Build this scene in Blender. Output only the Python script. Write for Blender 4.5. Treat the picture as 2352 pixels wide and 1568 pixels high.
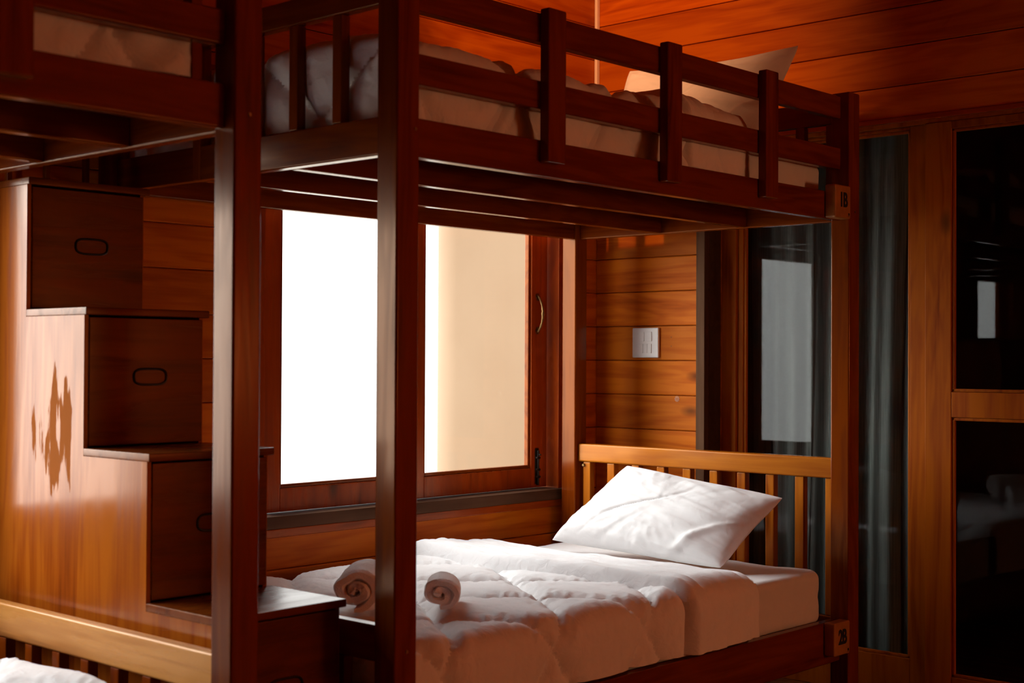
import bpy, bmesh, math, random
import numpy as np
from mathutils import Vector, Matrix
random.seed(4)
C = bpy.context.scene.collection
SC = bpy.context.scene
for o in list(bpy.data.objects): bpy.data.objects.remove(o)

# ------------------------------------------------------------------ camera
FPX = 3247.6469; PITCH = math.radians(.705); ROLL = math.radians(.275); YAW = math.radians(42.435); EYE = 1.27
F = Vector((math.cos(YAW)*math.cos(PITCH), math.sin(YAW)*math.cos(PITCH), math.sin(PITCH)))
R = Vector((math.sin(YAW), -math.cos(YAW), 0)); U = R.cross(F)
R, U = R*math.cos(ROLL)+U*math.sin(ROLL), -R*math.sin(ROLL)+U*math.cos(ROLL)
cd = bpy.data.cameras.new('camera'); cam = bpy.data.objects.new('camera', cd); C.objects.link(cam)
M = Matrix((R, U, -F)).transposed().to_4x4(); M.translation = (0, 0, EYE); cam.matrix_world = M
cd.sensor_width = 36; cd.lens = FPX/2352*36; cd.clip_start = .05
cd.dof.use_dof = True; cd.dof.focus_distance = 5.0; cd.dof.aperture_fstop = 3.6
SC.camera = cam
# ------------------------------------------------------------------ light
w = bpy.data.worlds.new('sky'); SC.world = w; w.use_nodes = True
# hazy bright sky: a broad glow round the low sun behind the window wall, paler elsewhere
SKY_BASE, SKY_GLOW, GLOW_W = 1.6, 15.0, .72
nt = w.node_tree; bg = nt.nodes['Background']; wn = nt.nodes
tcw = wn.new('ShaderNodeTexCoord'); dt = wn.new('ShaderNodeVectorMath'); dt.operation = 'DOT_PRODUCT'
dt.inputs[1].default_value = Vector((-.38, .80, .46)).normalized(); nt.links.new(tcw.outputs['Generated'], dt.inputs[0])
ac = wn.new('ShaderNodeMath'); ac.operation = 'ARCCOSINE'; ac.use_clamp = False; nt.links.new(dt.outputs['Value'], ac.inputs[0])
q1 = wn.new('ShaderNodeMath'); q1.operation = 'DIVIDE'; nt.links.new(ac.outputs[0], q1.inputs[0]); q1.inputs[1].default_value = GLOW_W
q2 = wn.new('ShaderNodeMath'); q2.operation = 'MULTIPLY'; nt.links.new(q1.outputs[0], q2.inputs[0]); nt.links.new(q1.outputs[0], q2.inputs[1])
q3 = wn.new('ShaderNodeMath'); q3.operation = 'MULTIPLY'; nt.links.new(q2.outputs[0], q3.inputs[0]); q3.inputs[1].default_value = -1
q4 = wn.new('ShaderNodeMath'); q4.operation = 'EXPONENT'; nt.links.new(q3.outputs[0], q4.inputs[0])
q5 = wn.new('ShaderNodeMath'); q5.operation = 'MULTIPLY_ADD'; nt.links.new(q4.outputs[0], q5.inputs[0]); q5.inputs[1].default_value = SKY_GLOW; q5.inputs[2].default_value = SKY_BASE
bg.inputs[0].default_value = (1, .975, .96, 1); nt.links.new(q5.outputs[0], bg.inputs[1])
SC.view_settings.view_transform = 'Standard'; SC.view_settings.look = 'None'
SC.view_settings.exposure = 0.0; SC.view_settings.gamma = 1; SC.view_settings.use_curve_mapping = False
SC.cycles.use_denoising = True; SC.cycles.max_bounces = 10; SC.cycles.diffuse_bounces = 6; SC.cycles.transparent_max_bounces = 16
SC.cycles.sample_clamp_indirect = 6

# ------------------------------------------------------------------ materials
def new_mat(name):
    m = bpy.data.materials.new(name); m.use_nodes = True
    nt = m.node_tree; b = nt.nodes['Principled BSDF']; return m, nt, b
def N(nt, t, **kw):
    n = nt.nodes.new(t)
    for k, v in kw.items(): setattr(n, k, v)
    return n
def ramp(nt, stops, fac):
    r = N(nt, 'ShaderNodeValToRGB'); e = r.color_ramp.elements
    while len(e) < len(stops): e.new(.5)
    for q, (p, c) in zip(e, stops): q.position = p; q.color = (*c, 1) if len(c) == 3 else c
    nt.links.new(fac, r.inputs[0]); return r.outputs[0]
def maprange(nt, v, a, b, c, d):
    m = N(nt, 'ShaderNodeMapRange'); nt.links.new(v, m.inputs[0])
    for i, x in enumerate((a, b, c, d)): m.inputs[i+1].default_value = x
    return m.outputs[0]
def mixc(nt, fac, a, b, mode='MIX'):
    m = N(nt, 'ShaderNodeMix', data_type='RGBA', blend_type=mode)
    for s, v in ((0, fac), (6, a), (7, b)):
        if isinstance(v, (int, float)): m.inputs[s].default_value = v
        elif isinstance(v, tuple): m.inputs[s].default_value = (*v, 1)
        else: nt.links.new(v, m.inputs[s])
    return m.outputs[2]
WOODC = {}
def wood(axis, tone='bed', worn=None):
    key = (axis, tone, worn)
    if key in WOODC: return WOODC[key]
    tones = {'bed':   ((.20, .036, .002), (.135, .019, .001), (.050, .005, .0003), .15, .34),
             'wall':  ((.56, .132, .004), (.42, .076, .002), (.20, .025, .001), .40, .20),
             'frame': ((.36, .052, .004), (.25, .030, .002), (.11, .011, .001), .24, .40),
             'stair': ((.36, .090, .007), (.25, .048, .003), (.11, .016, .001), .15, .30),
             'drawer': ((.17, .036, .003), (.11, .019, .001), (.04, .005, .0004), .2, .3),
             'door':  ((.38, .088, .003), (.28, .050, .002), (.14, .018, .001), .38, .2),
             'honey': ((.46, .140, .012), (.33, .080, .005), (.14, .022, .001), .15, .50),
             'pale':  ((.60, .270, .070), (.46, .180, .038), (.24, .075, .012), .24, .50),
             'grey':  ((.10, .048, .026), (.075, .034, .018), (.04, .017, .009), .5, .12),
             'floor': ((.16, .045, .010), (.10, .026, .006), (.05, .012, .003), .4, .2)}[tone]
    m, nt, b = new_mat('%s_wood_%s' % (tone, axis)); L = nt.links
    tc = N(nt, 'ShaderNodeTexCoord'); oi = N(nt, 'ShaderNodeObjectInfo'); ge = N(nt, 'ShaderNodeNewGeometry')
    add = N(nt, 'ShaderNodeMath', operation='ADD'); L.new(oi.outputs['Random'], add.inputs[0]); L.new(ge.outputs['Random Per Island'], add.inputs[1])
    mul = N(nt, 'ShaderNodeMath', operation='MULTIPLY'); L.new(add.outputs[0], mul.inputs[0]); mul.inputs[1].default_value = 37.
    def mapped(s_along, s_across):
        mp = N(nt, 'ShaderNodeMapping'); sc = [s_across]*3; sc['xyz'.index(axis)] = s_along
        mp.inputs['Scale'].default_value = sc; L.new(tc.outputs['Object'], mp.inputs[0]); return mp.outputs[0]
    def noise(vec, scale, det, dist=0, rough=.55):
        n = N(nt, 'ShaderNodeTexNoise', noise_dimensions='4D'); L.new(vec, n.inputs['Vector']); L.new(mul.outputs[0], n.inputs['W'])
        n.inputs['Scale'].default_value = scale; n.inputs['Detail'].default_value = det; n.inputs['Distortion'].default_value = dist
        n.inputs['Roughness'].default_value = rough; return n.outputs[0]
    big = noise(mapped(.9, 7.), 1.0, 3, .6)
    # cathedral figure: contour lines of a stretched noise field
    ctr = N(nt, 'ShaderNodeMath', operation='MULTIPLY'); L.new(big, ctr.inputs[0]); ctr.inputs[1].default_value = 42.
    sn = N(nt, 'ShaderNodeMath', operation='SINE'); L.new(ctr.outputs[0], sn.inputs[0])
    fig = maprange(nt, sn.outputs[0], -1, 1, 0, 1)
    fine = noise(mapped(2.2, 110.), 1.0, 4, 0, .6)
    mid = noise(mapped(1.2, 16.), 1.0, 4, .5)
    s1 = N(nt, 'ShaderNodeMath', operation='MULTIPLY_ADD'); L.new(fig, s1.inputs[0]); s1.inputs[1].default_value = .22; L.new(mid, s1.inputs[2])
    s2 = N(nt, 'ShaderNodeMath', operation='MULTIPLY_ADD'); L.new(fine, s2.inputs[0]); s2.inputs[1].default_value = .35; L.new(s1.outputs[0], s2.inputs[2])
    col = ramp(nt, [(.38, tones[2]), (.62, tones[1]), (.92, tones[0])], s2.outputs[0])
    # knots
    vo = N(nt, 'ShaderNodeTexVoronoi', voronoi_dimensions='4D'); L.new(mapped(2.6, 6.), vo.inputs['Vector']); L.new(mul.outputs[0], vo.inputs['W']); vo.inputs['Scale'].default_value = 1.0
    kn = maprange(nt, vo.outputs['Distance'], .05, .17, .85, 0)
    col = mixc(nt, kn, col, tuple(c*.35 for c in tones[2]))
    # plank-to-plank tone
    tv = maprange(nt, ge.outputs['Random Per Island'], 0, 1, .80, 1.12)
    comb = N(nt, 'ShaderNodeCombineColor')
    for i in range(3): L.new(tv, comb.inputs[i])
    col = mixc(nt, 1., col, comb.outputs[0], 'MULTIPLY')
    L.new(col, b.inputs['Base Color'])
    ro = maprange(nt, s2.outputs[0], .4, 1.0, tones[3]+.14, tones[3])
    b.inputs['Specular IOR Level'].default_value = tones[4]
    b.inputs['Specular Tint'].default_value = (1, .55, .25, 1)      # amber varnish
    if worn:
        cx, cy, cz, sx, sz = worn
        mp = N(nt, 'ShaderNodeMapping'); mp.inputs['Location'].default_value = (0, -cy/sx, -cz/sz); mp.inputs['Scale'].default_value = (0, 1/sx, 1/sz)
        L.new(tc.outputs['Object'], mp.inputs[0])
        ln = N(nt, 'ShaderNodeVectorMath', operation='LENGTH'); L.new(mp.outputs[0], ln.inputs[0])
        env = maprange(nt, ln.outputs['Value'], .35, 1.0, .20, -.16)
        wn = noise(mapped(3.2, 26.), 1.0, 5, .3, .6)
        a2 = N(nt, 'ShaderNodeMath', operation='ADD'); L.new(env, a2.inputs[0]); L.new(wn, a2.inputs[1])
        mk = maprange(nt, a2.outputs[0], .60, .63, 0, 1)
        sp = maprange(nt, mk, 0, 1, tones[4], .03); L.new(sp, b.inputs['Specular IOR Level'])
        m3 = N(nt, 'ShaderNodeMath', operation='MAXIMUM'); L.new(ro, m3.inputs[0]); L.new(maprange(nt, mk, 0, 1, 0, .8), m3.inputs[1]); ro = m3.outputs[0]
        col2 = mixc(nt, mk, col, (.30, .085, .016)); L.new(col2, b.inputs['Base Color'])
    L.new(ro, b.inputs['Roughness'])
    bp = N(nt, 'ShaderNodeBump'); bp.inputs['Strength'].default_value = .12; bp.inputs['Distance'].default_value = .002
    L.new(s2.outputs[0], bp.inputs['Height']); L.new(bp.outputs[0], b.inputs['Normal'])
    WOODC[key] = m; return m
def plain(name, col, rough=.5, metal=0., spec=.5, nscale=40., nstr=.03, var=.08):
    m, nt, b = new_mat(name)
    n = N(nt, 'ShaderNodeTexNoise'); n.inputs['Scale'].default_value = nscale; n.inputs['Detail'].default_value = 4
    tc = N(nt, 'ShaderNodeTexCoord'); nt.links.new(tc.outputs['Object'], n.inputs['Vector'])
    c = ramp(nt, [(.3, tuple(x*(1-var) for x in col)), (.7, col)], n.outputs[0]); nt.links.new(c, b.inputs['Base Color'])
    b.inputs['Roughness'].default_value = rough; b.inputs['Metallic'].default_value = metal; b.inputs['Specular IOR Level'].default_value = spec
    bp = N(nt, 'ShaderNodeBump'); bp.inputs['Strength'].default_value = nstr; nt.links.new(n.outputs[0], bp.inputs['Height']); nt.links.new(bp.outputs[0], b.inputs['Normal'])
    return m
def fabric(name, col, wr=.35, scale=9., fold=(1, 1, 1)):
    m, nt, b = new_mat(name); L = nt.links
    tc = N(nt, 'ShaderNodeTexCoord'); mp = N(nt, 'ShaderNodeMapping'); mp.inputs['Scale'].default_value = fold; L.new(tc.outputs['Object'], mp.inputs[0])
    n = N(nt, 'ShaderNodeTexNoise'); n.inputs['Scale'].default_value = scale; n.inputs['Detail'].default_value = 5; n.inputs['Distortion'].default_value = 1.2; L.new(mp.outputs[0], n.inputs['Vector'])
    wv = N(nt, 'ShaderNodeTexNoise'); wv.inputs['Scale'].default_value = 700.; L.new(tc.outputs['Object'], wv.inputs['Vector'])
    c = ramp(nt, [(.3, tuple(x*.96 for x in col)), (.7, col)], n.outputs[0]); L.new(c, b.inputs['Base Color'])
    b.inputs['Roughness'].default_value = .85; b.inputs['Specular IOR Level'].default_value = .15; b.inputs['Sheen Weight'].default_value = .15
    bp = N(nt, 'ShaderNodeBump'); bp.inputs['Strength'].default_value = wr; bp.inputs['Distance'].default_value = .012; L.new(n.outputs[0], bp.inputs['Height'])
    b2 = N(nt, 'ShaderNodeBump'); b2.inputs['Strength'].default_value = .15; b2.inputs['Distance'].default_value = .0006; L.new(wv.outputs[0], b2.inputs['Height']); L.new(bp.outputs[0], b2.inputs['Normal'])
    L.new(b2.outputs[0], b.inputs['Normal']); return m
def glass_mat(name='thin_glass', tint=(.97, .985, .98), rough=.0):
    m = bpy.data.materials.new(name); m.use_nodes = True; nt = m.node_tree; nt.nodes.clear()
    out = N(nt, 'ShaderNodeOutputMaterial'); mx = N(nt, 'ShaderNodeMixShader'); fr = N(nt, 'ShaderNodeFresnel'); ge = N(nt, 'ShaderNodeNewGeometry'); io = N(nt, 'ShaderNodeMapRange'); io.inputs[3].default_value = 1.5; io.inputs[4].default_value = 1/1.5; nt.links.new(ge.outputs['Backfacing'], io.inputs[0]); nt.links.new(io.outputs[0], fr.inputs[0])
    t = N(nt, 'ShaderNodeBsdfTransparent'); t.inputs[0].default_value = (*tint, 1); g = N(nt, 'ShaderNodeBsdfGlossy'); g.inputs['Roughness'].default_value = rough
    k = N(nt, 'ShaderNodeMath', operation='MULTIPLY'); k.inputs[1].default_value = .38; nt.links.new(fr.outputs[0], k.inputs[0]); k.use_clamp = True
    nt.links.new(k.outputs[0], mx.inputs[0]); nt.links.new(t.outputs[0], mx.inputs[1]); nt.links.new(g.outputs[0], mx.inputs[2]); nt.links.new(mx.outputs[0], out.inputs[0])
    return m
GLASS = glass_mat()
WHITE = fabric('white_cotton', (.74, .73, .73), .25, 14.)
QUILT = fabric('quilt_cotton', (.86, .855, .86), .30, 26.)
TOWEL = fabric('terry_towel', (.88, .83, .80), .5, 160.)
PLASTIC = plain('white_plastic', (.80, .78, .75), .35, nscale=200, nstr=.0, var=.01)
BRASS = plain('aged_brass', (.30, .17, .06), .35, .9, nscale=120, nstr=.05, var=.5)
BLACK = plain('black_lettering', (.006, .006, .008), .6, var=.2)
DARKM = plain('dark_metal', (.03, .022, .018), .4, .6, var=.4)
CREAM = plain('cream_plastic', (.85, .70, .55), .4, var=.02)
PLAQ = plain('plaque_wood', (.42, .17, .035), .4, nscale=20, var=.3)

# ------------------------------------------------------------------ mesh helpers
def box(bm, x0, x1, y0, y1, z0, z1, bev=.003, seg=2):
    r = bmesh.ops.create_cube(bm, size=1); vs = r['verts']
    bmesh.ops.scale(bm, vec=(x1-x0, y1-y0, z1-z0), verts=vs); bmesh.ops.translate(bm, vec=((x0+x1)/2, (y0+y1)/2, (z0+z1)/2), verts=vs)
    if bev > 0:
        es = {e for v in vs for e in v.link_edges}
        bmesh.ops.bevel(bm, geom=list(es), offset=min(bev, .45*min(x1-x0, y1-y0, z1-z0)), segments=seg, profile=.5, affect='EDGES')
def cyl(bm, p, q, r0, r1=None, seg=16):
    p, q = Vector(p), Vector(q); d = q-p; r1 = r0 if r1 is None else r1
    m = Matrix.Translation((p+q)/2) @ d.to_track_quat('Z', 'Y').to_matrix().to_4x4()
    bmesh.ops.create_cone(bm, cap_ends=True, segments=seg, radius1=r0, radius2=r1, depth=d.length, matrix=m)
def tube(bm, pts, r, seg=10, rs=None, flat=None):
    pts = [Vector(p) for p in pts]; rings = []
    for i, p in enumerate(pts):
        t = (pts[min(i+1, len(pts)-1)]-pts[max(i-1, 0)]).normalized(); a = t.orthogonal().normalized() if not rings else (prev - t*prev.dot(t)).normalized()
        prev = a; b_ = t.cross(a); rr = rs[i] if rs else r
        rings.append([bm.verts.new(p+(a*math.cos(2*math.pi*k/seg)+b_*math.sin(2*math.pi*k/seg))*rr) for k in range(seg)])
    for i in range(len(rings)-1):
        for k in range(seg): bm.faces.new((rings[i][k], rings[i][(k+1) % seg], rings[i+1][(k+1) % seg], rings[i+1][k]))
    bm.faces.new(rings[0][::-1]); bm.faces.new(rings[-1])
def wloc(o):
    v = Vector(o.location)
    while o.parent: o = o.parent; v += o.location
    return v
def obj(name, bm, mat, parent=None, loc=None, smooth=True):
    """link bm (world coordinates) as one mesh object"""
    base = wloc(parent) if parent else Vector((0, 0, 0)); L = Vector(loc) if loc else None
    if L is None:
        if parent: L = base.copy()
        else:
            xs = [v.co for v in bm.verts]; L = Vector((sum(v.x for v in xs)/len(xs), sum(v.y for v in xs)/len(xs), min(v.z for v in xs)))
    bmesh.ops.translate(bm, vec=-L, verts=bm.verts[:])
    bmesh.ops.recalc_face_normals(bm, faces=bm.faces[:])
    me = bpy.data.meshes.new(name); bm.to_mesh(me); bm.free(); me.materials.append(mat)
    if smooth:
        me.polygons.foreach_set('use_smooth', [True]*len(me.polygons))
        try: me.set_sharp_from_angle(angle=math.radians(35))
        except Exception: pass
    o = bpy.data.objects.new(name, me); C.objects.link(o); o.location = L-base
    if smooth and mat not in (WHITE, QUILT, TOWEL): wm = o.modifiers.new('weighted', 'WEIGHTED_NORMAL'); wm.keep_sharp = True; wm.weight = 90
    if parent: o.parent = parent
    return o
def bxo(name, dims, mat, parent=None, bev=.003, seg=2):
    bm = bmesh.new(); box(bm, *dims, bev, seg); return obj(name, bm, mat, parent)
def tag(o, label, cat=None, group=None):
    o['label'] = label
    if cat: o['category'] = cat
    if group: o['group'] = group
    return o
def thing(name, loc, label, cat, group=None):
    o = bpy.data.objects.new(name, None); o.empty_display_size = .1; C.objects.link(o); o.location = loc; return tag(o, label, cat, group)
def struct(o, label=None):
    o['kind'] = 'structure'
    if label: o['label'] = label
    return o
def sroot(name, loc, label):
    o = bpy.data.objects.new(name, None); C.objects.link(o); o.location = loc; return struct(o, label)

# vectorised value noise
_rs = np.random.RandomState(7); _T = _rs.rand(64, 64, 64)
def vn(x, y, z=0.):
    x, y, z = np.broadcast_arrays(np.asarray(x, float), np.asarray(y, float), np.asarray(z, float))
    i, j, k = np.floor(x).astype(int), np.floor(y).astype(int), np.floor(z).astype(int); a, b, c = x-i, y-j, z-k
    a, b, c = [t*t*t*(t*(t*6-15)+10) for t in (a, b, c)]; g = lambda p, q, r: _T[(i+p) % 64, (j+q) % 64, (k+r) % 64]
    l = lambda u, v, t: u+(v-u)*t
    return l(l(l(g(0, 0, 0), g(1, 0, 0), a), l(g(0, 1, 0), g(1, 1, 0), a), b), l(l(g(0, 0, 1), g(1, 0, 1), a), l(g(0, 1, 1), g(1, 1, 1), a), b), c)*2-1
def fbm(x, y, z=0., o=3):
    s = 0; a = 1.; 
    for q in range(o): s = s+a*vn(x*2**q+q*7.3, y*2**q+q*3.1, np.asarray(z)*2**q+q*5.7); a *= .5
    return s
def grid_mesh(P, closed_u=False):
    bm = bmesh.new(); n, m = P.shape[:2]
    V = [[bm.verts.new(P[i, j]) for j in range(m)] for i in range(n)]
    for i in range(n-1+(1 if closed_u else 0)):
        for j in range(m-1): bm.faces.new((V[i][j], V[(i+1) % n][j], V[(i+1) % n][j+1], V[i][j+1]))
    return bm
def displace(P, D, flip=1):
    du = np.gradient(P, axis=0); dv = np.gradient(P, axis=1); n = np.cross(du, dv); l = np.linalg.norm(n, axis=2, keepdims=True); n = n/np.maximum(l, 1e-9)
    return P+n*D[..., None]*flip
def profile(a, lo, hi, drop_lo, drop_hi, r):
    """arc coordinate a -> (position, drop); the flat runs lo..hi, rounded edges of radius r fall at either end"""
    pos = np.empty_like(a); dr = np.empty_like(a); q = r*math.pi/2
    s0 = 0.; e1 = drop_lo-r if drop_lo > r else 0; c1 = e1+q; f = c1+(hi-lo-2*r); c2 = f+q; tot = c2+max(drop_hi-r, 0)
    A = a*tot
    for k in range(len(A)):
        t = A[k]
        if t < e1: pos[k] = lo; dr[k] = drop_lo-t
        elif t < c1: th = (t-e1)/r; pos[k] = lo+r-r*math.cos(th); dr[k] = r-r*math.sin(th)
        elif t < f: pos[k] = lo+r+(t-c1); dr[k] = 0
        elif t < c2: th = (t-f)/r; pos[k] = hi-r+r*math.sin(th); dr[k] = r-r*math.cos(th)
        else: pos[k] = hi; dr[k] = r+(t-c2)
    return pos, dr, tot
def cloth_top(x0, x1, y0, y1, zt, dlo_x, dhi_x, dlo_y, dhi_y, r, n, m, dispf, rx=None, bulge=0.):
    a = np.linspace(0, 1, n); b = np.linspace(0, 1, m)
    X, dx, tx = profile(a, x0, x1, dlo_x, dhi_x, rx or r); Y, dy, ty = profile(b, y0, y1, dlo_y, dhi_y, r)
    XX, YY = np.meshgrid(X, Y, indexing='ij'); DX, DY = np.meshgrid(dx, dy, indexing='ij')
    Z = zt-np.maximum(DX, DY)
    P = np.stack([XX, YY, Z], 2); S, T = np.meshgrid(a*tx, b*ty, indexing='ij')
    D = dispf(S+x0-dlo_x, T, XX, YY, DX, DY)
    return displace(P, D)

# ------------------------------------------------------------------ the room
WY = 3.897; WX = 4.806; G0 = 1.267; GS = .1455; TOP = 3.2; X0 = -2.4; Y0 = -2.4
ROWS = [(max(G0+GS*n, 0.0), min(G0+GS*(n+1), TOP)) for n in range(-9, 14) if G0+GS*(n+1) > .01 and G0+GS*n < TOP-.01]
def planked(axis, fixed, out, span, holes, name, mat):
    """plank wall; out = +1/-1 the side (along the normal axis) the room is on; holes = (a0,a1,z0,z1)"""
    bm = bmesh.new(); th = .018
    def put(a0, a1, z0, z1, d0, d1, bev):
        f0, f1 = sorted((fixed+out*d0, fixed+out*d1))
        if axis == 'x': box(bm, a0, a1, f0, f1, z0, z1, bev, 2)
        else: box(bm, f0, f1, a0, a1, z0, z1, bev, 2)
    def cut(z0, z1):
        iv = [span]
        for a0, a1, h0, h1 in holes:
            if z0 < h1-1e-4 and z1 > h0+1e-4:
                nv = []
                for s, e in iv:
                    if a0 > s: nv.append((s, min(a0, e)))
                    if a1 < e: nv.append((max(a1, s), e))
                iv = [q for q in nv if q[1]-q[0] > 1e-3]
        return iv
    for z0, z1 in ROWS:
        zz = sorted({z0, z1, *[h for hh in holes for h in hh[2:] if z0 < h < z1]})
        for a, b in zip(zz, zz[1:]):
            for s, e in cut(a, b): put(s, e, a, b-.0015, -th, 0, .0055)
    zz = sorted({0., TOP, *[h for hh in holes for h in hh[2:]]})
    for a, b in zip(zz, zz[1:]):
        if b-a < 1e-3: continue
        for s, e in cut(a, b): put(s, e, a, b, -.12, -.012, 0)
    return struct(obj(name, bm, mat))
W1 = (.60, 1.90, .712, 2.09); W3 = (-.44, .0, .712, 2.09); W2 = (2.96, 4.60, .712, 2.09)
planked('x', WY, -1, (X0, WX+.12), [W1, W2, W3], 'wall_back', wood('x', 'wall'))
DZ = 2.168; DY0, DY1 = .55, 3.311
planked('y', WX, -1, (Y0, WY), [(DY0, DY1, 0., DZ)], 'wall_right', wood('y', 'wall'))
planked('y', X0, 1, (Y0, WY), [], 'wall_left', wood('y', 'wall'))
planked('x', Y0, 1, (X0, WX), [], 'wall_front', wood('x', 'wall'))
bm = bmesh.new()
for k in range(48):
    xx = X0-.1+k*.16; box(bm, xx, xx+.159, Y0-.1, WY+.1, -.05, 0, .002, 1)
struct(obj('floor', bm, wood('y', 'floor')))
bm = bmesh.new()
for k in range(48):
    xx = X0-.1+k*.16; box(bm, xx, xx+.158, Y0-.1, WY+.1, TOP, TOP+.05, .004, 1)
struct(obj('ceiling', bm, wood('y', 'wall')))
bxo('trim_1', (WX-.020, WX-.001, WY-.016, WY-.001, 2.0, TOP-.002), CREAM, None, .003); struct(bpy.data.objects['trim_1'], 'cream strip in the corner above the upper bunk')
bxo('trim_2', (WX-.022, WX+.10, 3.311, 3.354, 0, 2.19), wood('z', 'grey'), None, .004); struct(bpy.data.objects['trim_2'])
bxo('trim_3', (WX-.006, WX+.02, DY0, 3.311, 2.150, 2.168), wood('y', 'frame'), None, .003); struct(bpy.data.objects['trim_3'])

# windows -----------------------------------------------------------
FR = wood('z', 'frame'); FRX = wood('x', 'frame')
def window(name, hole, sashes, label, glass=None):
    r = sroot(name, ((hole[0]+hole[1])/2, WY+.05, hole[2]), label)
    bm = bmesh.new(); x0, x1, z0, z1 = hole
    box(bm, x0, x0+.04, WY-.010, WY+.12, z0, z1); box(bm, x1-.055, x1, WY-.010, WY+.12, z0, z1)
    box(bm, x0, x1, WY-.010, WY+.12, z1-.04, z1)
    obj('window_frame', bm, FR, r)
    bm = bmesh.new(); box(bm, x0-.01, x1, WY-.030, WY+.12, z0-.030, z0+.014, .004)
    obj('window_sill', bm, wood('x', 'grey'), r)
    bm = bmesh.new(); box(bm, x0-.01, x1, WY-.014, WY+.02, z0-.062, z0-.031, .005); obj('sill_moulding', bm, FRX, r)
    for sx0, sx1, g0, g1 in sashes:
        s = bmesh.new(); ya, yb = WY+.047, WY+.087; gz0, gz1 = .826, 1.99; b0, b1 = z0+.018, z1-.042
        box(s, sx0, g0-.012, ya, yb, b0, b1); box(s, g1+.012, sx1, ya, yb, b0, b1)
        box(s, g0-.012, g1+.012, ya, yb, b0, gz0-.014); box(s, g0-.012, g1+.012, ya, yb, gz1+.012, b1)
        so = obj('sash', s, FR, r)
        s = bmesh.new()   # glazing bead
        for d in ((g0-.012, g0, gz0-.014, gz1+.012), (g1, g1+.012, gz0-.014, gz1+.012), (g0, g1, gz0-.014, gz0), (g0, g1, gz1, gz1+.012)):
            box(s, d[0], d[1], ya+.008, yb-.01, d[2], d[3], .003)
        obj('glazing_bead', s, wood('x', 'bed'), so)
        s = bmesh.new(); box(s, g0-.004, g1+.004, ya+.018, ya+.022, gz0-.004, gz1+.004, 0)
        obj('window_pane', s, glass or GLASS, so)
    return r
w2 = window('window_2', W2, [(3.04, 3.735, 3.125, 3.65), (3.74, 4.535, 3.826, 4.424)], 'bright wooden casement window behind the bunk with two panes')
w1 = window('window_1', W1, [(.64, 1.245, .71, 1.18), (1.25, 1.845, 1.32, 1.77)], 'wooden window behind the stairs')
w3 = window('window_3', W3, [(-.40, -.055, -.34, -.11)], 'narrow wooden window on the far left of the window wall', glass_mat('dimming_glass', (.48, .47, .44)))  # pane tint added to dim this window's reflection in the door glass
# brass pull on the right stile and a barrel bolt below it
hx, hy = 4.470, WY+.047
bm = bmesh.new()
for zz in (1.535, 1.385):
    cyl(bm, (hx, hy, zz), (hx, hy-.005, zz), .011); cyl(bm, (hx, hy-.003, zz-.012 if zz > 1.45 else zz+.012), (hx, hy-.006, zz-.012 if zz > 1.45 else zz+.012), .008)
pts = []; rs = []
for k in range(17):
    t = k/16; zz = 1.535-.15*t; pts.append((hx, hy-.004-.030*math.sin(math.pi*t)**.7, zz)); rs.append(.0045+.0035*math.exp(-((t-.5)/.13)**2)+.001*math.sin(t*40))
tube(bm, pts, .005, 10, rs); tag(obj('window_handle', bm, BRASS, w2), 'curved brass pull handle')
bm = bmesh.new(); box(bm, hx-.011, hx+.011, hy-.004, hy, .745, .895, .004); cyl(bm, (hx, hy-.009, .74), (hx, hy-.009, .885), .0055)
for zz in (.77, .80, .85): box(bm, hx-.012, hx+.012, hy-.015, hy-.002, zz, zz+.010, .003)
cyl(bm, (hx, hy-.01, .868), (hx, hy-.024, .868), .004); tag(obj('window_bolt', bm, DARKM, w2), 'dark metal barrel bolt')

# sliding glass door --------------------------------------------------
PX = WX+.10; d1 = sroot('door_1', (PX, 2.0, 0), 'glazed sliding door with a grey curtain behind it'); BW = wood('z', 'door'); BY = wood('y', 'door')
bm = bmesh.new(); box(bm, PX, PX+.05, 3.240, 3.311, 0, DZ); box(bm, PX, PX+.05, DY0, 3.240, 2.150, DZ+.02); obj('door_frame', bm, BW, d1)
def door_panel(name, y0, y1, g0, g1, xo, zs, mat=BW):
    s = bmesh.new(); xa, xb = PX+xo, PX+xo+.036
    box(s, xa, xb, y0, g0, .0, 2.150); box(s, xa, xb, g1, y1, .0, 2.150)
    zl = [0.0]+[v for q in zs for v in q]+[2.150]
    for k in range(0, len(zl), 2): box(s, xa+.001, xb-.001, g0, g1, zl[k], zl[k+1])
    o = obj(name, s, mat, d1); s = bmesh.new()
    for za, zb in zs:
        for e in ((g0, g0+.012, za, zb), (g1-.012, g1, za, zb), (g0, g1, za, za+.012), (g0, g1, zb-.012, zb)): box(s, xa+.006, xa+.02, *e, .003)
    obj('glazing_bead', s, BW, o)
    for za, zb in zs:
        s = bmesh.new(); box(s, xa+.017, xa+.021, g0, g1, za, zb, 0); obj('door_pane', s, GLASS, o)
    return o
door_panel('sliding_panel', 2.408, 3.239, 2.476, 3.214, .014, [(.156, 2.137)])
door_panel('sliding_panel', 1.40, 2.4075, 1.52, 2.305, -.004, [(.117, 1.064), (1.157, 2.122)])
door_panel('sliding_panel', .57, 1.399, .64, 1.28, .014, [(.117, 1.064), (1.157, 2.122)])
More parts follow.
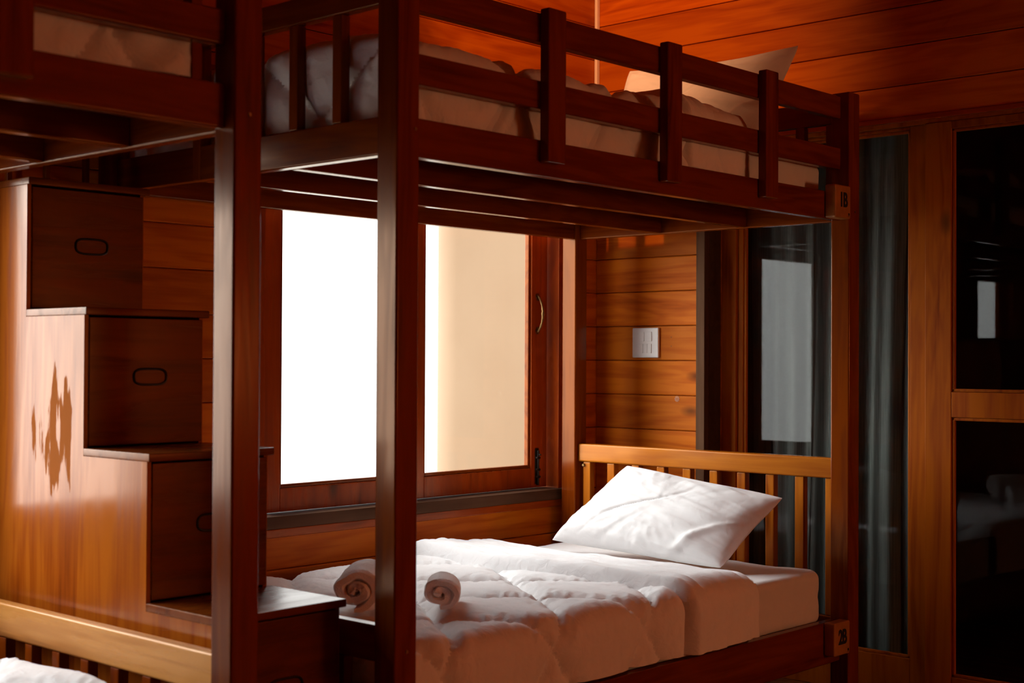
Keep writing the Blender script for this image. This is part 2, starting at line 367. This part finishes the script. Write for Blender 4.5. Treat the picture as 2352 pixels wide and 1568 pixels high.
# dark passage beyond the glass
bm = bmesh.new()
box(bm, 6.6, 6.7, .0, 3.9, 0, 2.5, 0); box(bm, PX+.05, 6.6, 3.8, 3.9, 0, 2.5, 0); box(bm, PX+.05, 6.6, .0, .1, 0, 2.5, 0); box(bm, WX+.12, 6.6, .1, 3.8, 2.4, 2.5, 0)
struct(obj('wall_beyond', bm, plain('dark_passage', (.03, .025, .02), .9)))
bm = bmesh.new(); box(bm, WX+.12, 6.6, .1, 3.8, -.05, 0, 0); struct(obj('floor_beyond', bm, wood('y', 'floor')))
# curtain
ny, nz = 260, 30; P = np.zeros((ny, nz, 3))
for i in range(ny):
    y = 2.43+(3.26-2.43)*i/(ny-1)
    for k in range(nz):
        z = .05+2.10*k/(nz-1); flare = 1+.05*(1-z/2.1)
        d = .022*math.copysign(abs(math.sin(y*26+1.1*math.sin(y*9)+.25*z))**.6, math.sin(y*26+1.1*math.sin(y*9)+.25*z))+.010*math.sin(y*71+2+.15*z)+.012*math.sin(y*17+z*.7)
        P[i, k] = (PX+.13+d*flare, y+.012*math.sin(z*1.7+y*5), z)
m, nt, b = new_mat('sheer_curtain'); b.inputs['Base Color'].default_value = (.08, .085, .075, 1); b.inputs['Roughness'].default_value = .9
n = N(nt, 'ShaderNodeTexNoise'); n.inputs['Scale'].default_value = 300; tc = N(nt, 'ShaderNodeTexCoord'); mp = N(nt, 'ShaderNodeMapping'); mp.inputs['Scale'].default_value = (1, 1, .01)
nt.links.new(tc.outputs['Object'], mp.inputs[0]); nt.links.new(mp.outputs[0], n.inputs['Vector']); nt.links.new(ramp(nt, [(.35, (.050, .055, .048)), (.66, (.100, .108, .097))], n.outputs[0]), b.inputs['Base Color'])
tag(obj('curtain', grid_mesh(P), m), 'grey sheer curtain hanging in folds behind the sliding glass door', 'curtain')

# outside ---------------------------------------------------------------
m, nt, b = new_mat('peach_plaster'); n = N(nt, 'ShaderNodeTexNoise'); n.inputs['Scale'].default_value = .55; n.inputs['Detail'].default_value = 5; tc = N(nt, 'ShaderNodeTexCoord'); nt.links.new(tc.outputs['Object'], n.inputs['Vector'])
nt.links.new(ramp(nt, [(.35, (.215, .145, .088)), (.62, (.190, .122, .070))], n.outputs[0]), b.inputs['Base Color']); b.inputs['Roughness'].default_value = .95
bm = bmesh.new(); box(bm, 9, 16, 5.0, 9.50, -3, 8, 0); bmesh.ops.bevel(bm, geom=[e for e in bm.edges if all(abs(v.co.x-9) < .01 and abs(v.co.y-9.50) < .01 for v in e.verts)], offset=.6, segments=16, profile=.5, affect='EDGES'); box(bm, 8.8, 16.2, 4.8, 9.3, 8, 8.3, .02)
tag(obj('neighbour_building', bm, m), 'pale peach plastered wall of a building outside the window', 'building')
bm = bmesh.new(); box(bm, -25, 30, 4.4, 34, -3.2, -3.0, 0); struct(obj('ground_outside', bm, plain('pale_ground', (.50, .42, .32), .95, nscale=.3)))

# ------------------------------------------------------------------ the bunks
p = .0745; YF = 2.5; YB = 3.837
BX, BYm, BZ = wood('x', 'bed'), wood('y', 'bed'), wood('z', 'bed')
def bunk(dx, label, number, right_lower, opening):
    a0, b0 = 2.322+dx, 4.506+dx; a1, b1 = a0+p, b0+p
    r = thing('bunk_bed', ((a0+b1)/2, (YF+YB)/2, 0), label, 'bunk bed', 'varnished wooden bunk beds')
    for x in (a0, b0):
        for y in (YF, YB-p): bxo('post', (x, x+p, y, y+p, 0, 2.226), BZ, r, .006, 3)
    for z0, z1 in ((1.768, 1.866), (.205, .352)):
        bxo('side_rail', (a1, b0, 2.534, 2.568, z0, z1), BX, r, .005, 3); bxo('side_rail', (a1, b0, YB-.068, YB-.034, z0, z1), BX, r, .005, 3)
    for z0, z1 in ((1.950, 2.027), (2.132, 2.212)):
        bxo('guard_rail', (a1, b0, 2.534, 2.568, z0, z1), BX, r, .005, 3); bxo('guard_rail', (a1, b0, YB-.068, YB-.034, z0, z1), BX, r, .005, 3)
    for x in (2.8775, 3.4205, 3.9635): bxo('guard_upright', (x+dx, x+dx+.0745, 2.500, 2.5335, 1.803, 2.222), BZ, r, .005, 3)
    for y in (2.944, 3.340): bxo('joist', (a0+.056, b0+.024, y, y+.034, 1.770, 1.842), BX, r, .004)
    for y in (2.944, 3.340): bxo('joist', (a0+.056, b0+.024, y, y+.034, .235, .318), BX, r, .004)
    for zz in (1.843, .319):
        bm = bmesh.new(); x = a0+.062
        while x < b0+.02: box(bm, x, min(x+.09, b0+.022), 2.570, YB-.070, zz, zz+.012, .002, 1); x += .094
        obj('deck_boards', bm, BYm, r)
    ia, ib = a0+.020, b0+.024       # planes of the end rails
    yA, yB = YF+p, YB-p
    # left end (foot of the photo's right-hand bunk)
    for zz in ((1.770, 1.866), (.205, .352)): bxo('end_rail', (ia, ia+.034, yA, yB, *zz), BYm, r, .005, 3)
    bxo('end_rail', (ib, ib+.034, yA, yB, 1.768, 1.866), BYm, r, .005, 3); bxo('end_rail', (ib, ib+.034, yA, yB, .205, .352), BYm, r, .005, 3)
    bxo('foot_rail', (ia, ia+.034, yA, 3.333, 2.143, 2.212), BYm, r, .005, 3)
    for y in (2.752, 2.927, 3.102): bxo('baluster', (ia+.002, ia+.032, y-.018, y+.018, 1.866, 2.143), BZ, r, .004)
    bxo('end_post', (ia-.002, ia+.036, 3.333, 3.372, 1.770, 2.222), BZ, r, .005)
    # upper right end
    bxo('headboard_rail', (ib, ib+.034, yA, yB, 2.122, 2.205), BYm, r, .005, 3)
    for k in range(10): y = 2.592+k*.1255; bxo('baluster', (ib+.002, ib+.032, y-.019, y+.019, 1.866, 2.122), BZ, r, .004)
    # lower ends
    def low_foot(ix):
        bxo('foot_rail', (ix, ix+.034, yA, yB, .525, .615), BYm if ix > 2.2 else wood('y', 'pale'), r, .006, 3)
        for k in range(8): y = 2.592+.135+k*.1355; bxo('baluster', (ix+.002, ix+.032, y-.018, y+.018, .352, .525), BZ, r, .004)
    low_foot(ia)
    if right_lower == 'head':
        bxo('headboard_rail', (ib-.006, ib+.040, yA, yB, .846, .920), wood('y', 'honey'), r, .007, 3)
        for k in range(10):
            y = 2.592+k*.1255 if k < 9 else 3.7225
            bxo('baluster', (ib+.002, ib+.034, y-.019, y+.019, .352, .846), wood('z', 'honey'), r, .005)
    else: low_foot(ib)
    # number plaques
    for txt, zc in number:
        q = bxo('number_plaque', (b0-.115, b0-.008, YF-.010, YF+.033, zc-.058, zc+.058), PLAQ, r, .006, 3); tag(q, 'small wooden plaque reading %s' % txt)
        cu = bpy.data.curves.new('t', 'FONT'); cu.body = txt; cu.size = .070; cu.extrude = .0008; cu.align_x = 'CENTER'; cu.align_y = 'CENTER'; cu.offset = .0022; cu.space_character = .92
        to = bpy.data.objects.new('t', cu); C.objects.link(to); bpy.context.view_layer.update()
        me = bpy.data.meshes.new_from_object(to.evaluated_get(bpy.context.evaluated_depsgraph_get())); bpy.data.objects.remove(to)
        me.transform(Matrix.Translation((b0-.060, YF-.0108, zc+.004)) @ Matrix.Rotation(math.pi/2, 4, 'X') @ Matrix.Scale(.78, 4, (1, 0, 0)))
        bm = bmesh.new(); bm.from_mesh(me)
        box(bm, b0-.026, b0-.023, YF-.0114, YF-.0102, zc-.047, zc-.038, 0); box(bm, b0-.021, b0-.018, YF-.0114, YF-.0102, zc-.047, zc-.038, 0)
        box(bm, b0-.029, b0-.015, YF-.0112, YF-.0102, zc-.051, zc-.0498, 0)
        obj('lettering', bm, BLACK, q, smooth=False)
    # bolts
    for x, z in ((a0+.060, 1.83), (a0+.040, .56), (b0+.040, 1.80)):
        bm = bmesh.new(); cyl(bm, (x, YF+.001, z), (x, YF-.002, z), .005, .004, 12); obj('screw_head', bm, BRASS, r)
    bm = bmesh.new(); cyl(bm, (ib-.001, 3.735, .832), (ib-.006, 3.735, .832), .007, .005, 12); obj('screw_head', bm, BRASS, r)
    return r
B = bunk(0, 'wooden bunk bed on the right with plaques 1B and 2B and slatted headboard', (('1B', 1.828), ('2B', .297)), 'head', True)
A = bunk(-2.6625, 'wooden bunk bed in the left foreground, cut off by the picture edge', (), 'foot', True)

# guard at the stair head
g = thing('stair_guard', (2.12, 3.80, 1.757), 'thin wooden balusters at the head of the stairs between the bunks', 'railing')
bxo('handrail', (1.920, 2.320, 3.790, 3.815, 2.16, 2.20), BX, g)
for x in (2.014, 2.133, 2.261): bxo('baluster', (x-.008, x+.008, 3.794, 3.812, 1.758, 2.16), BZ, g, .002)

# ------------------------------------------------------------------ storage stairs
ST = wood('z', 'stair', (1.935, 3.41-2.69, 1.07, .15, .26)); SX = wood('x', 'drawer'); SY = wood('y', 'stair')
XA, XB = 1.936, 2.300; TZ = [.312, .675, 1.036, 1.398, 1.757]; TF = [2.40, 2.665, 2.955, 3.245, 3.540]
TZ, TF = TZ[1:], TF[1:]
st = thing('storage_stairs', (XA, 2.69, 0), 'varnished wooden staircase of stacked drawers between the two bunks', 'stairs')
def step_panel(x0, x1):
    bm = bmesh.new(); poly = [(3.845, 0), (TF[0]+.012, 0)]
    for k in range(4): poly += [(TF[k]+.012, TZ[k]-.020), ((TF[k+1]+.012) if k < 3 else 3.845, TZ[k]-.020)]
    f = [[bm.verts.new((x, y, z)) for y, z in poly] for x in (x0, x1)]
    bm.faces.new(f[0]); bm.faces.new(f[1][::-1])
    for k in range(len(poly)): bm.faces.new((f[0][k], f[0][(k+1) % len(poly)], f[1][(k+1) % len(poly)], f[1][k]))
    return bm
obj('side_panel', step_panel(XA, XA+.012), ST, st); obj('side_panel', step_panel(XB-.012, XB), ST, st)
bxo('back_panel', (XA+.012, XB-.012, 3.826, 3.840, .02, 1.737), SY, st, .002)
for k in range(4):
    z1 = TZ[k]; z0 = TZ[k-1] if k else .012; yf = TF[k]
    yb = TF[k+1]+.010 if k < 3 else 3.845
    bm = bmesh.new()
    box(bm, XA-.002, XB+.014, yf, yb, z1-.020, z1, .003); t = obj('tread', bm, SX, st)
    # drawers
    n = 1 if k else 2
    for j in range(n):
        za = z0+(z1-.022-z0)*j/n; zb = z0+(z1-.022-z0)*(j+1)/n
        if n == 2 and j == 0: zb = .318
        if n == 2 and j == 1: za = .320; zb = z1-.022
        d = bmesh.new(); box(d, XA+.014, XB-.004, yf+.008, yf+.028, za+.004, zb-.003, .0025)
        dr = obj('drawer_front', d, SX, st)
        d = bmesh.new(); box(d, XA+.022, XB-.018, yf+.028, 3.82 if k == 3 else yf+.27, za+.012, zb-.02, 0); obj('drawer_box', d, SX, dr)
        d = bmesh.new(); cx = 2.130; cz = (za+zb)/2+(.012 if k else .0); hw, hh = .050, .021
        pts = []
        for q in range(33):
            th = 2*math.pi*q/32; c_, s_ = math.cos(th), math.sin(th)
            pts.append((cx+math.copysign(abs(c_)**.5, c_)*hw, yf+.006, cz+math.copysign(abs(s_)**.7, s_)*hh))
        tube(d, pts, .0030, 8)
        tag(obj('drawer_pull', d, DARKM, dr), 'dark oblong ring pull')

# ------------------------------------------------------------------ bedding
def mattress(name, x0, x1, y0, y1, z0, z1, label):
    bm = bmesh.new(); box(bm, x0, x1, y0, y1, z0, z1, 0)
    vert = [e for e in bm.edges if abs(e.verts[0].co.z-e.verts[1].co.z) > .01]
    bmesh.ops.bevel(bm, geom=vert, offset=.05, segments=6, profile=.5, affect='EDGES')
    hor = [e for e in bm.edges if abs(e.verts[0].co.z-e.verts[1].co.z) < 1e-5 and len(e.link_faces) == 2 and e.calc_face_angle(0) > .5]
    bmesh.ops.bevel(bm, geom=hor, offset=.028, segments=5, profile=.5, affect='EDGES')
    bmesh.ops.subdivide_edges(bm, edges=[e for e in bm.edges if e.calc_length() > .1], cuts=24, use_grid_fill=True)
    co = np.array([v.co[:] for v in bm.verts]); bm.normal_update(); no = np.array([v.normal[:] for v in bm.verts])
    d = .004*fbm(co[:, 0]*5, co[:, 1]*5, co[:, 2]*9)+.0025*fbm((co[:, 0]+co[:, 2]*.8)*30, co[:, 1]*9, co[:, 2]*5)
    for v, q in zip(bm.verts, co+no*d[:, None]): v.co = q
    return tag(obj(name, bm, WHITE), label, 'mattress', 'mattresses on the bunks')
def quilt(dxx, zt, zb, x0, x1, y0, y1, seed, label, r=.06, band=(3.575, 3.985), P_=.43, Q_=.60, off=(3.39, .10), res=.0085, foot_drop=None, big=.010, wk=1.):
    dyl = zt-zb; fd = foot_drop if foot_drop is not None else zt-zb
    def disp(S, T, X, Y, DX, DY):
        u = (S-off[0]-dxx)/P_; v = (T-off[1])/Q_
        a = u+v; b = u-v; da = np.abs(a-np.round(a)); db = np.abs(b-np.round(b)); d = np.minimum(da, db)*.36
        puff = .028*(1-np.exp(-(d/.026)))
        wr = .0036*fbm(S*20+T*11+seed, (T-S)*44+seed, 0, 3)*np.exp(-(d/.07)**2)*1.4
        wr = wr*(1 if wk == 1 else .5)+(wk-1)*.004*fbm(S*9+T*5+seed, (T-S*.6)*16+seed, 2.2, 3)
        wr2 = .0026*fbm(S*60+seed, T*15, 1.5, 2)*(.4+.6*np.clip(fbm(S*3, T*3, 9, 1)+.3, 0, 1))
        return puff-.014+wr+wr2+big*fbm(S*2.4+seed, T*2.4, 3.3, 2)
    nx = int((x1-x0+fd)/res); ny = int((y1-y0+2*dyl)/res)
    Pm = cloth_top(x0+dxx, x1+dxx, y0, y1, zt, fd, .030, dyl, dyl*.6, r, nx, ny, disp, rx=.03)
    Pm[..., 1] = np.maximum(Pm[..., 1], max(y0-.035, 2.572 if zt > 1 else 0))
    q = obj('comforter', grid_mesh(Pm), QUILT); tag(q, label, 'comforter', 'white quilted comforters')
    if band:
        c0, c1 = band; ns = 70; mm = ny
        # closed loop in s: over the top and back underneath
        th = np.linspace(0, 1, ns); b = np.linspace(0, 1, mm)
        Y, dy, ty = profile(b, y0-(-.026 if zt > 1 else .006), y1+.004, dyl-.006, dyl*.5, r)
        P2 = np.zeros((ns, mm, 3)); T = b*ty
        for i in range(ns):
            t = th[i]
            if t < .12: ph = t/.12*math.pi/2; s = c0+.030*(1-math.cos(ph)) ; h = .056*math.sin(ph)-.022*(1-t/.12)
            elif t > .90: ph = (t-.90)/.10*math.pi/2; s = c1-.022+.022*math.sin(ph); h = .002+.026*math.cos(ph)
            else: k = (t-.12)/.78; s = c0+.030+(c1-c0-.052)*k; h = .056-.028*k
            ss = s+.030*fbm(T*1.8+seed, np.full_like(T, 2.)+(0 if t < .5 else 4), 0, 2)*(1-.5*t)
            hh = h+.0045*fbm(ss*30+seed, T*9, 0, 3)*min(1, h/.02)+.007*fbm(ss*3, T*3, seed, 2)*min(1, h/.02)-.002
            # the pleat running along the fold
            hh = hh-.008*np.exp(-((ss-c0-.085-.02*np.sin(T*5+seed))/.012)**2)
            hh = hh+.012*np.clip((T-dyl-.85)/.3, 0, 1)
            P2[i, :, 0] = ss+dxx; P2[i, :, 1] = Y; P2[i, :, 2] = zt-dy
            # outward normal of the profile
            ny_ = np.gradient(Y); nz_ = np.gradient(-dy); ln = np.hypot(ny_, nz_)
            P2[i, :, 1] += -nz_/ln*(-hh)*-1; P2[i, :, 2] += ny_/ln*hh
        if zt > 1: q_ = P2[..., 1]; P2[..., 1] = np.where(q_ < 2.585, 2.5735+.0115*np.exp((q_-2.585)/.0115), q_)
        obj('turned_back_fold', grid_mesh(P2), QUILT, q)
    return q
mattress('mattress', 2.46, 4.524, 2.612, 3.760, 1.856, 1.975, 'white sheeted mattress on the upper bunk marked 1B')
mattress('mattress', 2.42, 4.480, 2.585, 3.760, .332, .522, 'white sheeted mattress on the lower bunk marked 2B')
quilt(0, .545, .360, 2.415, 3.99, 2.560, 3.775, 1.7, 'white quilted comforter spread on the lower bunk under the rolled towels', foot_drop=.19)
quilt(0, 2.085, 1.872, 2.395, 3.975, 2.600, 3.757, 8.2, 'white quilted comforter on the upper bunk seen through the guard rails', r=.075, off=(3.28, .16), big=.010, wk=1.9, band=(3.60, 3.96))
AX = -2.6625
mattress('mattress', 2.46+AX, 4.480+AX, 2.635, 3.760, 1.856, 1.960, 'mattress on the left upper bunk, a strip visible above its rail')
mattress('mattress', 2.42+AX, 4.480+AX, 2.585, 3.760, .332, .480, 'sheeted mattress under the pale quilt on the lower bunk at the bottom left')
quilt(AX, 2.02, 1.880, 2.42, 4.455, 2.606, 3.757, 12.3, 'rumpled comforter on the left upper bunk behind its guard rails', r=.06, big=.014, band=None, res=.011, wk=3.2)
quilt(AX, .520, .360, 2.42, 4.470, 2.560, 3.775, 21.9, 'pale quilted comforter on the lower bunk at the bottom left', r=.06, big=.016, band=None, res=.010)

def pillow(BL, BR, TR, TL, thick, seed, label, sag=.02, pinch=.07):
    n, m = 130, 90; BL, BR, TR, TL = [np.array(q, float) for q in (BL, BR, TR, TL)]
    u = np.linspace(-1, 1, n); v = np.linspace(-1, 1, m); Uu, V = np.meshgrid(u, v, indexing='ij')
    # concave edges between pointed corners
    cu = 1-pinch*.55*(1-V**2)*0; Us = Uu*(1-pinch*(1-V**2)*np.abs(Uu)**3); Vs = V*(1-pinch*.8*(1-Uu**2)*np.abs(V)**3)
    cr = 1-.042*(np.abs(Uu)*np.abs(V))**5; Us = Us*cr; Vs = Vs*(1-.045*(np.abs(Uu)*np.abs(V))**5)
    a = (Us+1)/2; b = (Vs+1)/2
    Pc = (BL*(1-a)[..., None]+BR*a[..., None])*(1-b)[..., None]+(TL*(1-a)[..., None]+TR*a[..., None])*b[..., None]
    nrm = np.cross(BR-BL, TL-BL); nrm /= np.linalg.norm(nrm)
    if nrm[0] > 0: nrm = -nrm
    prof = (np.clip(1-np.abs(Uu)**3.2, 0, 1)**.55)*(np.clip(1-np.abs(V)**2.4, 0, 1)**.55)*(1-.16*V)
    ang = np.arctan2(V, Uu*1.4); rad = np.hypot(Uu, V)
    sides = []
    for sg in (1, -1):
        ed = np.minimum(1-np.abs(Uu), 1-np.abs(V)); amp = np.clip(ed/.12, 0, 1)
        wr = .0045*fbm(ang*5+seed, rad*2+seed, sg, 3)*np.clip(rad, 0, 1)*amp + .006*fbm(Uu*1.8+seed, V*1.8+sg, 0, 3)*amp
        wr = wr+.0028*fbm(Uu*4+V*9+seed, V*2-Uu*1.2, sg*2., 2)*amp
        # creases fanning from the lower corners and one long diagonal press-fold
        for (cx, cy, w_, am) in ((.62, -.55, .05, .012), (-.25, -.1, .02, -.006)):
            dd = (Uu-cx)*.8-(V-cy)*.45+.05*np.sin(V*5+seed); wr = wr+am*np.exp(-(dd/w_)**2)*np.exp(-((V-cy)/.55)**2)*amp
        h = thick*(.85 if sg > 0 else .55)*prof + wr
        h = np.maximum(h, .0008)
        sides.append(Pc+sg*nrm*h[..., None])
    for s in sides: s[..., 2] -= sag*(1-Uu**2)*np.clip(V, 0, 1)
    bm = bmesh.new(); V1 = [[bm.verts.new(sides[0][i, j]) for j in range(m)] for i in range(n)]
    V2 = [[bm.verts.new(sides[1][i, j]) if 0 < i < n-1 and 0 < j < m-1 else V1[i][j] for j in range(m)] for i in range(n)]
    for i in range(n-1):
        for j in range(m-1):
            bm.faces.new((V1[i][j], V1[i+1][j], V1[i+1][j+1], V1[i][j+1])); 
            f = [V2[i][j], V2[i][j+1], V2[i+1][j+1], V2[i+1][j]]
            if len(set(f)) == 4 and not bm.faces.get(f):
                try: bm.faces.new(f)
                except ValueError: pass
    return tag(obj('pillow', bm, WHITE), label, 'pillow', 'white pillows')
pillow((4.175, 3.625, .560), (4.125, 2.775, .540), (4.40, 2.685, .780), (4.40, 3.415, .862), .100, 3.1, 'plump white pillow leaning on the slatted headboard of the lower bunk', sag=.0)
pillow((4.26, 3.44, 2.02), (4.30, 2.74, 2.02), (4.42, 2.637, 2.405), (4.42, 3.43, 2.415), .075, 9.4, 'white pillow standing at the head of the upper bunk against the wall', sag=.02, pinch=.06)

# ------------------------------------------------------------------ rolled towels
def towel(cx, cy, cz, rad, squash, length, yaw, turns, label, phase=0., thick=.010, seed=0.):
    """spiral roll; its open end faces the viewer's side"""
    n = 150; ax = Vector((math.cos(yaw), math.sin(yaw), 0)); sd = Vector((-math.sin(yaw), math.cos(yaw), 0)); up = Vector((0, 0, 1))
    def prof_pt(t, o):
        th = phase+2*math.pi*turns*t; r = rad*(.20+.80*t)-thick*.5+o
        return r*math.cos(th), max(r*math.sin(th)*squash, -rad*.74+o*.3)
    bm = bmesh.new(); m = 16; L = np.linspace(0, 1, m)
    loop = [(t, .5) for t in np.linspace(0, 1, n)]+[(t, -.5) for t in np.linspace(1, 0, n)]
    V = []
    for j, l in enumerate(L):
        row = []
        for i, (t, s) in enumerate(loop):
            o = s*thick*(.55 if l in (0., 1.) else 1.); y, z = prof_pt(t, o)
            tele = .018*(1-t)*0+.006*math.sin(t*19+seed)
            d = (l-.0)*length+(tele if l == 0 else 0)
            k = 1-.10*l*0+.03*math.sin(l*6+seed)
            wob = .004*float(fbm(np.array(t*14.), np.array(l*6+seed)))
            q = Vector((cx, cy, cz))+ax*d+sd*(y*k+wob)+up*(z*k+wob*.6)
            row.append(bm.verts.new(q))
        V.append(row)
    K = len(loop)
    for j in range(m-1):
        for i in range(K): bm.faces.new((V[j][i], V[j][(i+1) % K], V[j+1][(i+1) % K], V[j+1][i]))
    for j in (0, m-1):
        for i in range(n-1): bm.faces.new((V[j][i], V[j][i+1], V[j][K-2-i], V[j][K-1-i]))
    return tag(obj('rolled_towel', bm, TOWEL), label, 'towel', 'rolled towels on the lower bunk')
towel(2.818, 2.848, .606, .062, .80, .15, math.radians(43), 2.1, 'small rolled towel lying in the middle of the lower comforter', phase=-2.2, thick=.0250, seed=1.)
towel(2.592, 2.952, .628, .086, .84, .24, math.radians(40), 2.0, 'larger rolled towel half hidden behind the near post of the lower bunk', phase=-1.57, thick=.0355, seed=4.)

# ------------------------------------------------------------------ things on the wall
sw = thing('light_switch', (WX, 3.620, 1.341), 'white five-button switch plate on the plank wall', 'light switch')
ya, yb = 3.551, 3.687; XW = WX+.0
bxo('switch_plate', (XW-.014, XW-.0005, ya, yb, 1.278, 1.404), PLASTIC, sw, .004, 3)
def rk(y0, y1, z0, z1): bxo('rocker', (XW-.0175, XW-.0142, y0, y1, z0, z1), PLASTIC, sw, .0012)
yc = (ya+yb)/2
rk(yc+.004, yc+.032, 1.347, 1.387); rk(yc-.036, yc-.008, 1.347, 1.387)
for k in range(3): rk(yc+.032-.0225*(k+1)+.0008, yc+.032-.0225*k-.0008, 1.297, 1.336)
bm = bmesh.new()
for k in range(9):
    a0 = k*2*math.pi/9
    for rr in (.010, .005):
        tube(bm, [(WX-.002, 3.461+rr*math.cos(a0+q*.1), 1.107+rr*math.sin(a0+q*.1)) for q in range(5)], .0012, 6)
tag(obj('wall_ring', bm, CREAM), 'small pale broken ring mark left on the plank below the switch', 'ring mark')
for z, w_ in ((1.364, 'upper'), (1.326, 'lower')):
    bm = bmesh.new(); cyl(bm, (WX+.002, 3.492, z), (WX-.0015, 3.492, z), .0016, seg=8)
    tag(obj('nail', bm, DARKM), '%s of two tiny dark nails in the plank beside the switch' % w_, 'nail', 'nails beside the switch')

# unseen ceiling spotlight, added to warm the upper bunk and its corner
SP = Vector((3.05, 3.25, 3.06)); aim = (Vector((4.80, 3.62, 2.50))-SP).normalized()
lp = thing('added_spotlight', (SP.x, SP.y, TOP), 'added unseen warm spotlight aimed at the corner over the upper bunk', 'lamp')
bm = bmesh.new(); cyl(bm, (SP.x, SP.y, TOP-.02), (SP.x, SP.y, TOP), .05, seg=32); cyl(bm, (SP.x, SP.y, SP.z+.03), (SP.x, SP.y, TOP-.01), .010); obj('lamp_base', bm, BRASS, lp)
bm = bmesh.new(); q0 = SP-aim*.05; cyl(bm, q0-aim*.04, q0+aim*.03, .03, .042, 32); obj('lamp_head', bm, BRASS, lp)
l = bpy.data.lights.new('added_beam', 'SPOT'); l.energy = 125; l.color = (1, .42, .17); l.spot_size = math.radians(72); l.spot_blend = 1.; l.shadow_soft_size = .04
lo = bpy.data.objects.new('added_beam', l); C.objects.link(lo); lo.rotation_euler = aim.to_track_quat('-Z', 'Y').to_euler(); lo.parent = lp; lo.location = SP-Vector(lp.location)
# unseen floor lamp, added as warm fill for the shaded bed fronts
fl = thing('fill_lamp', (4.25, -1.6, 0), 'added warm fill lamp on a floor stand, outside the picture', 'lamp')
bm = bmesh.new(); cyl(bm, (4.25, -1.6, 0), (4.25, -1.6, .03), .15, seg=40); obj('base', bm, BRASS, fl)
bm = bmesh.new(); cyl(bm, (4.25, -1.6, .03), (4.25, -1.6, 1.15), .012); obj('pole', bm, BRASS, fl)
bm = bmesh.new(); bmesh.ops.create_cone(bm, cap_ends=True, segments=48, radius1=.26, radius2=.18, depth=.34, matrix=Matrix.Translation((4.25, -1.6, 1.30)))
m, nt, b = new_mat('fill_shade_glow'); b.inputs['Emission Color'].default_value = (1, .46, .20, 1); b.inputs['Emission Strength'].default_value = 30.
obj('fill_shade', bm, m, fl)
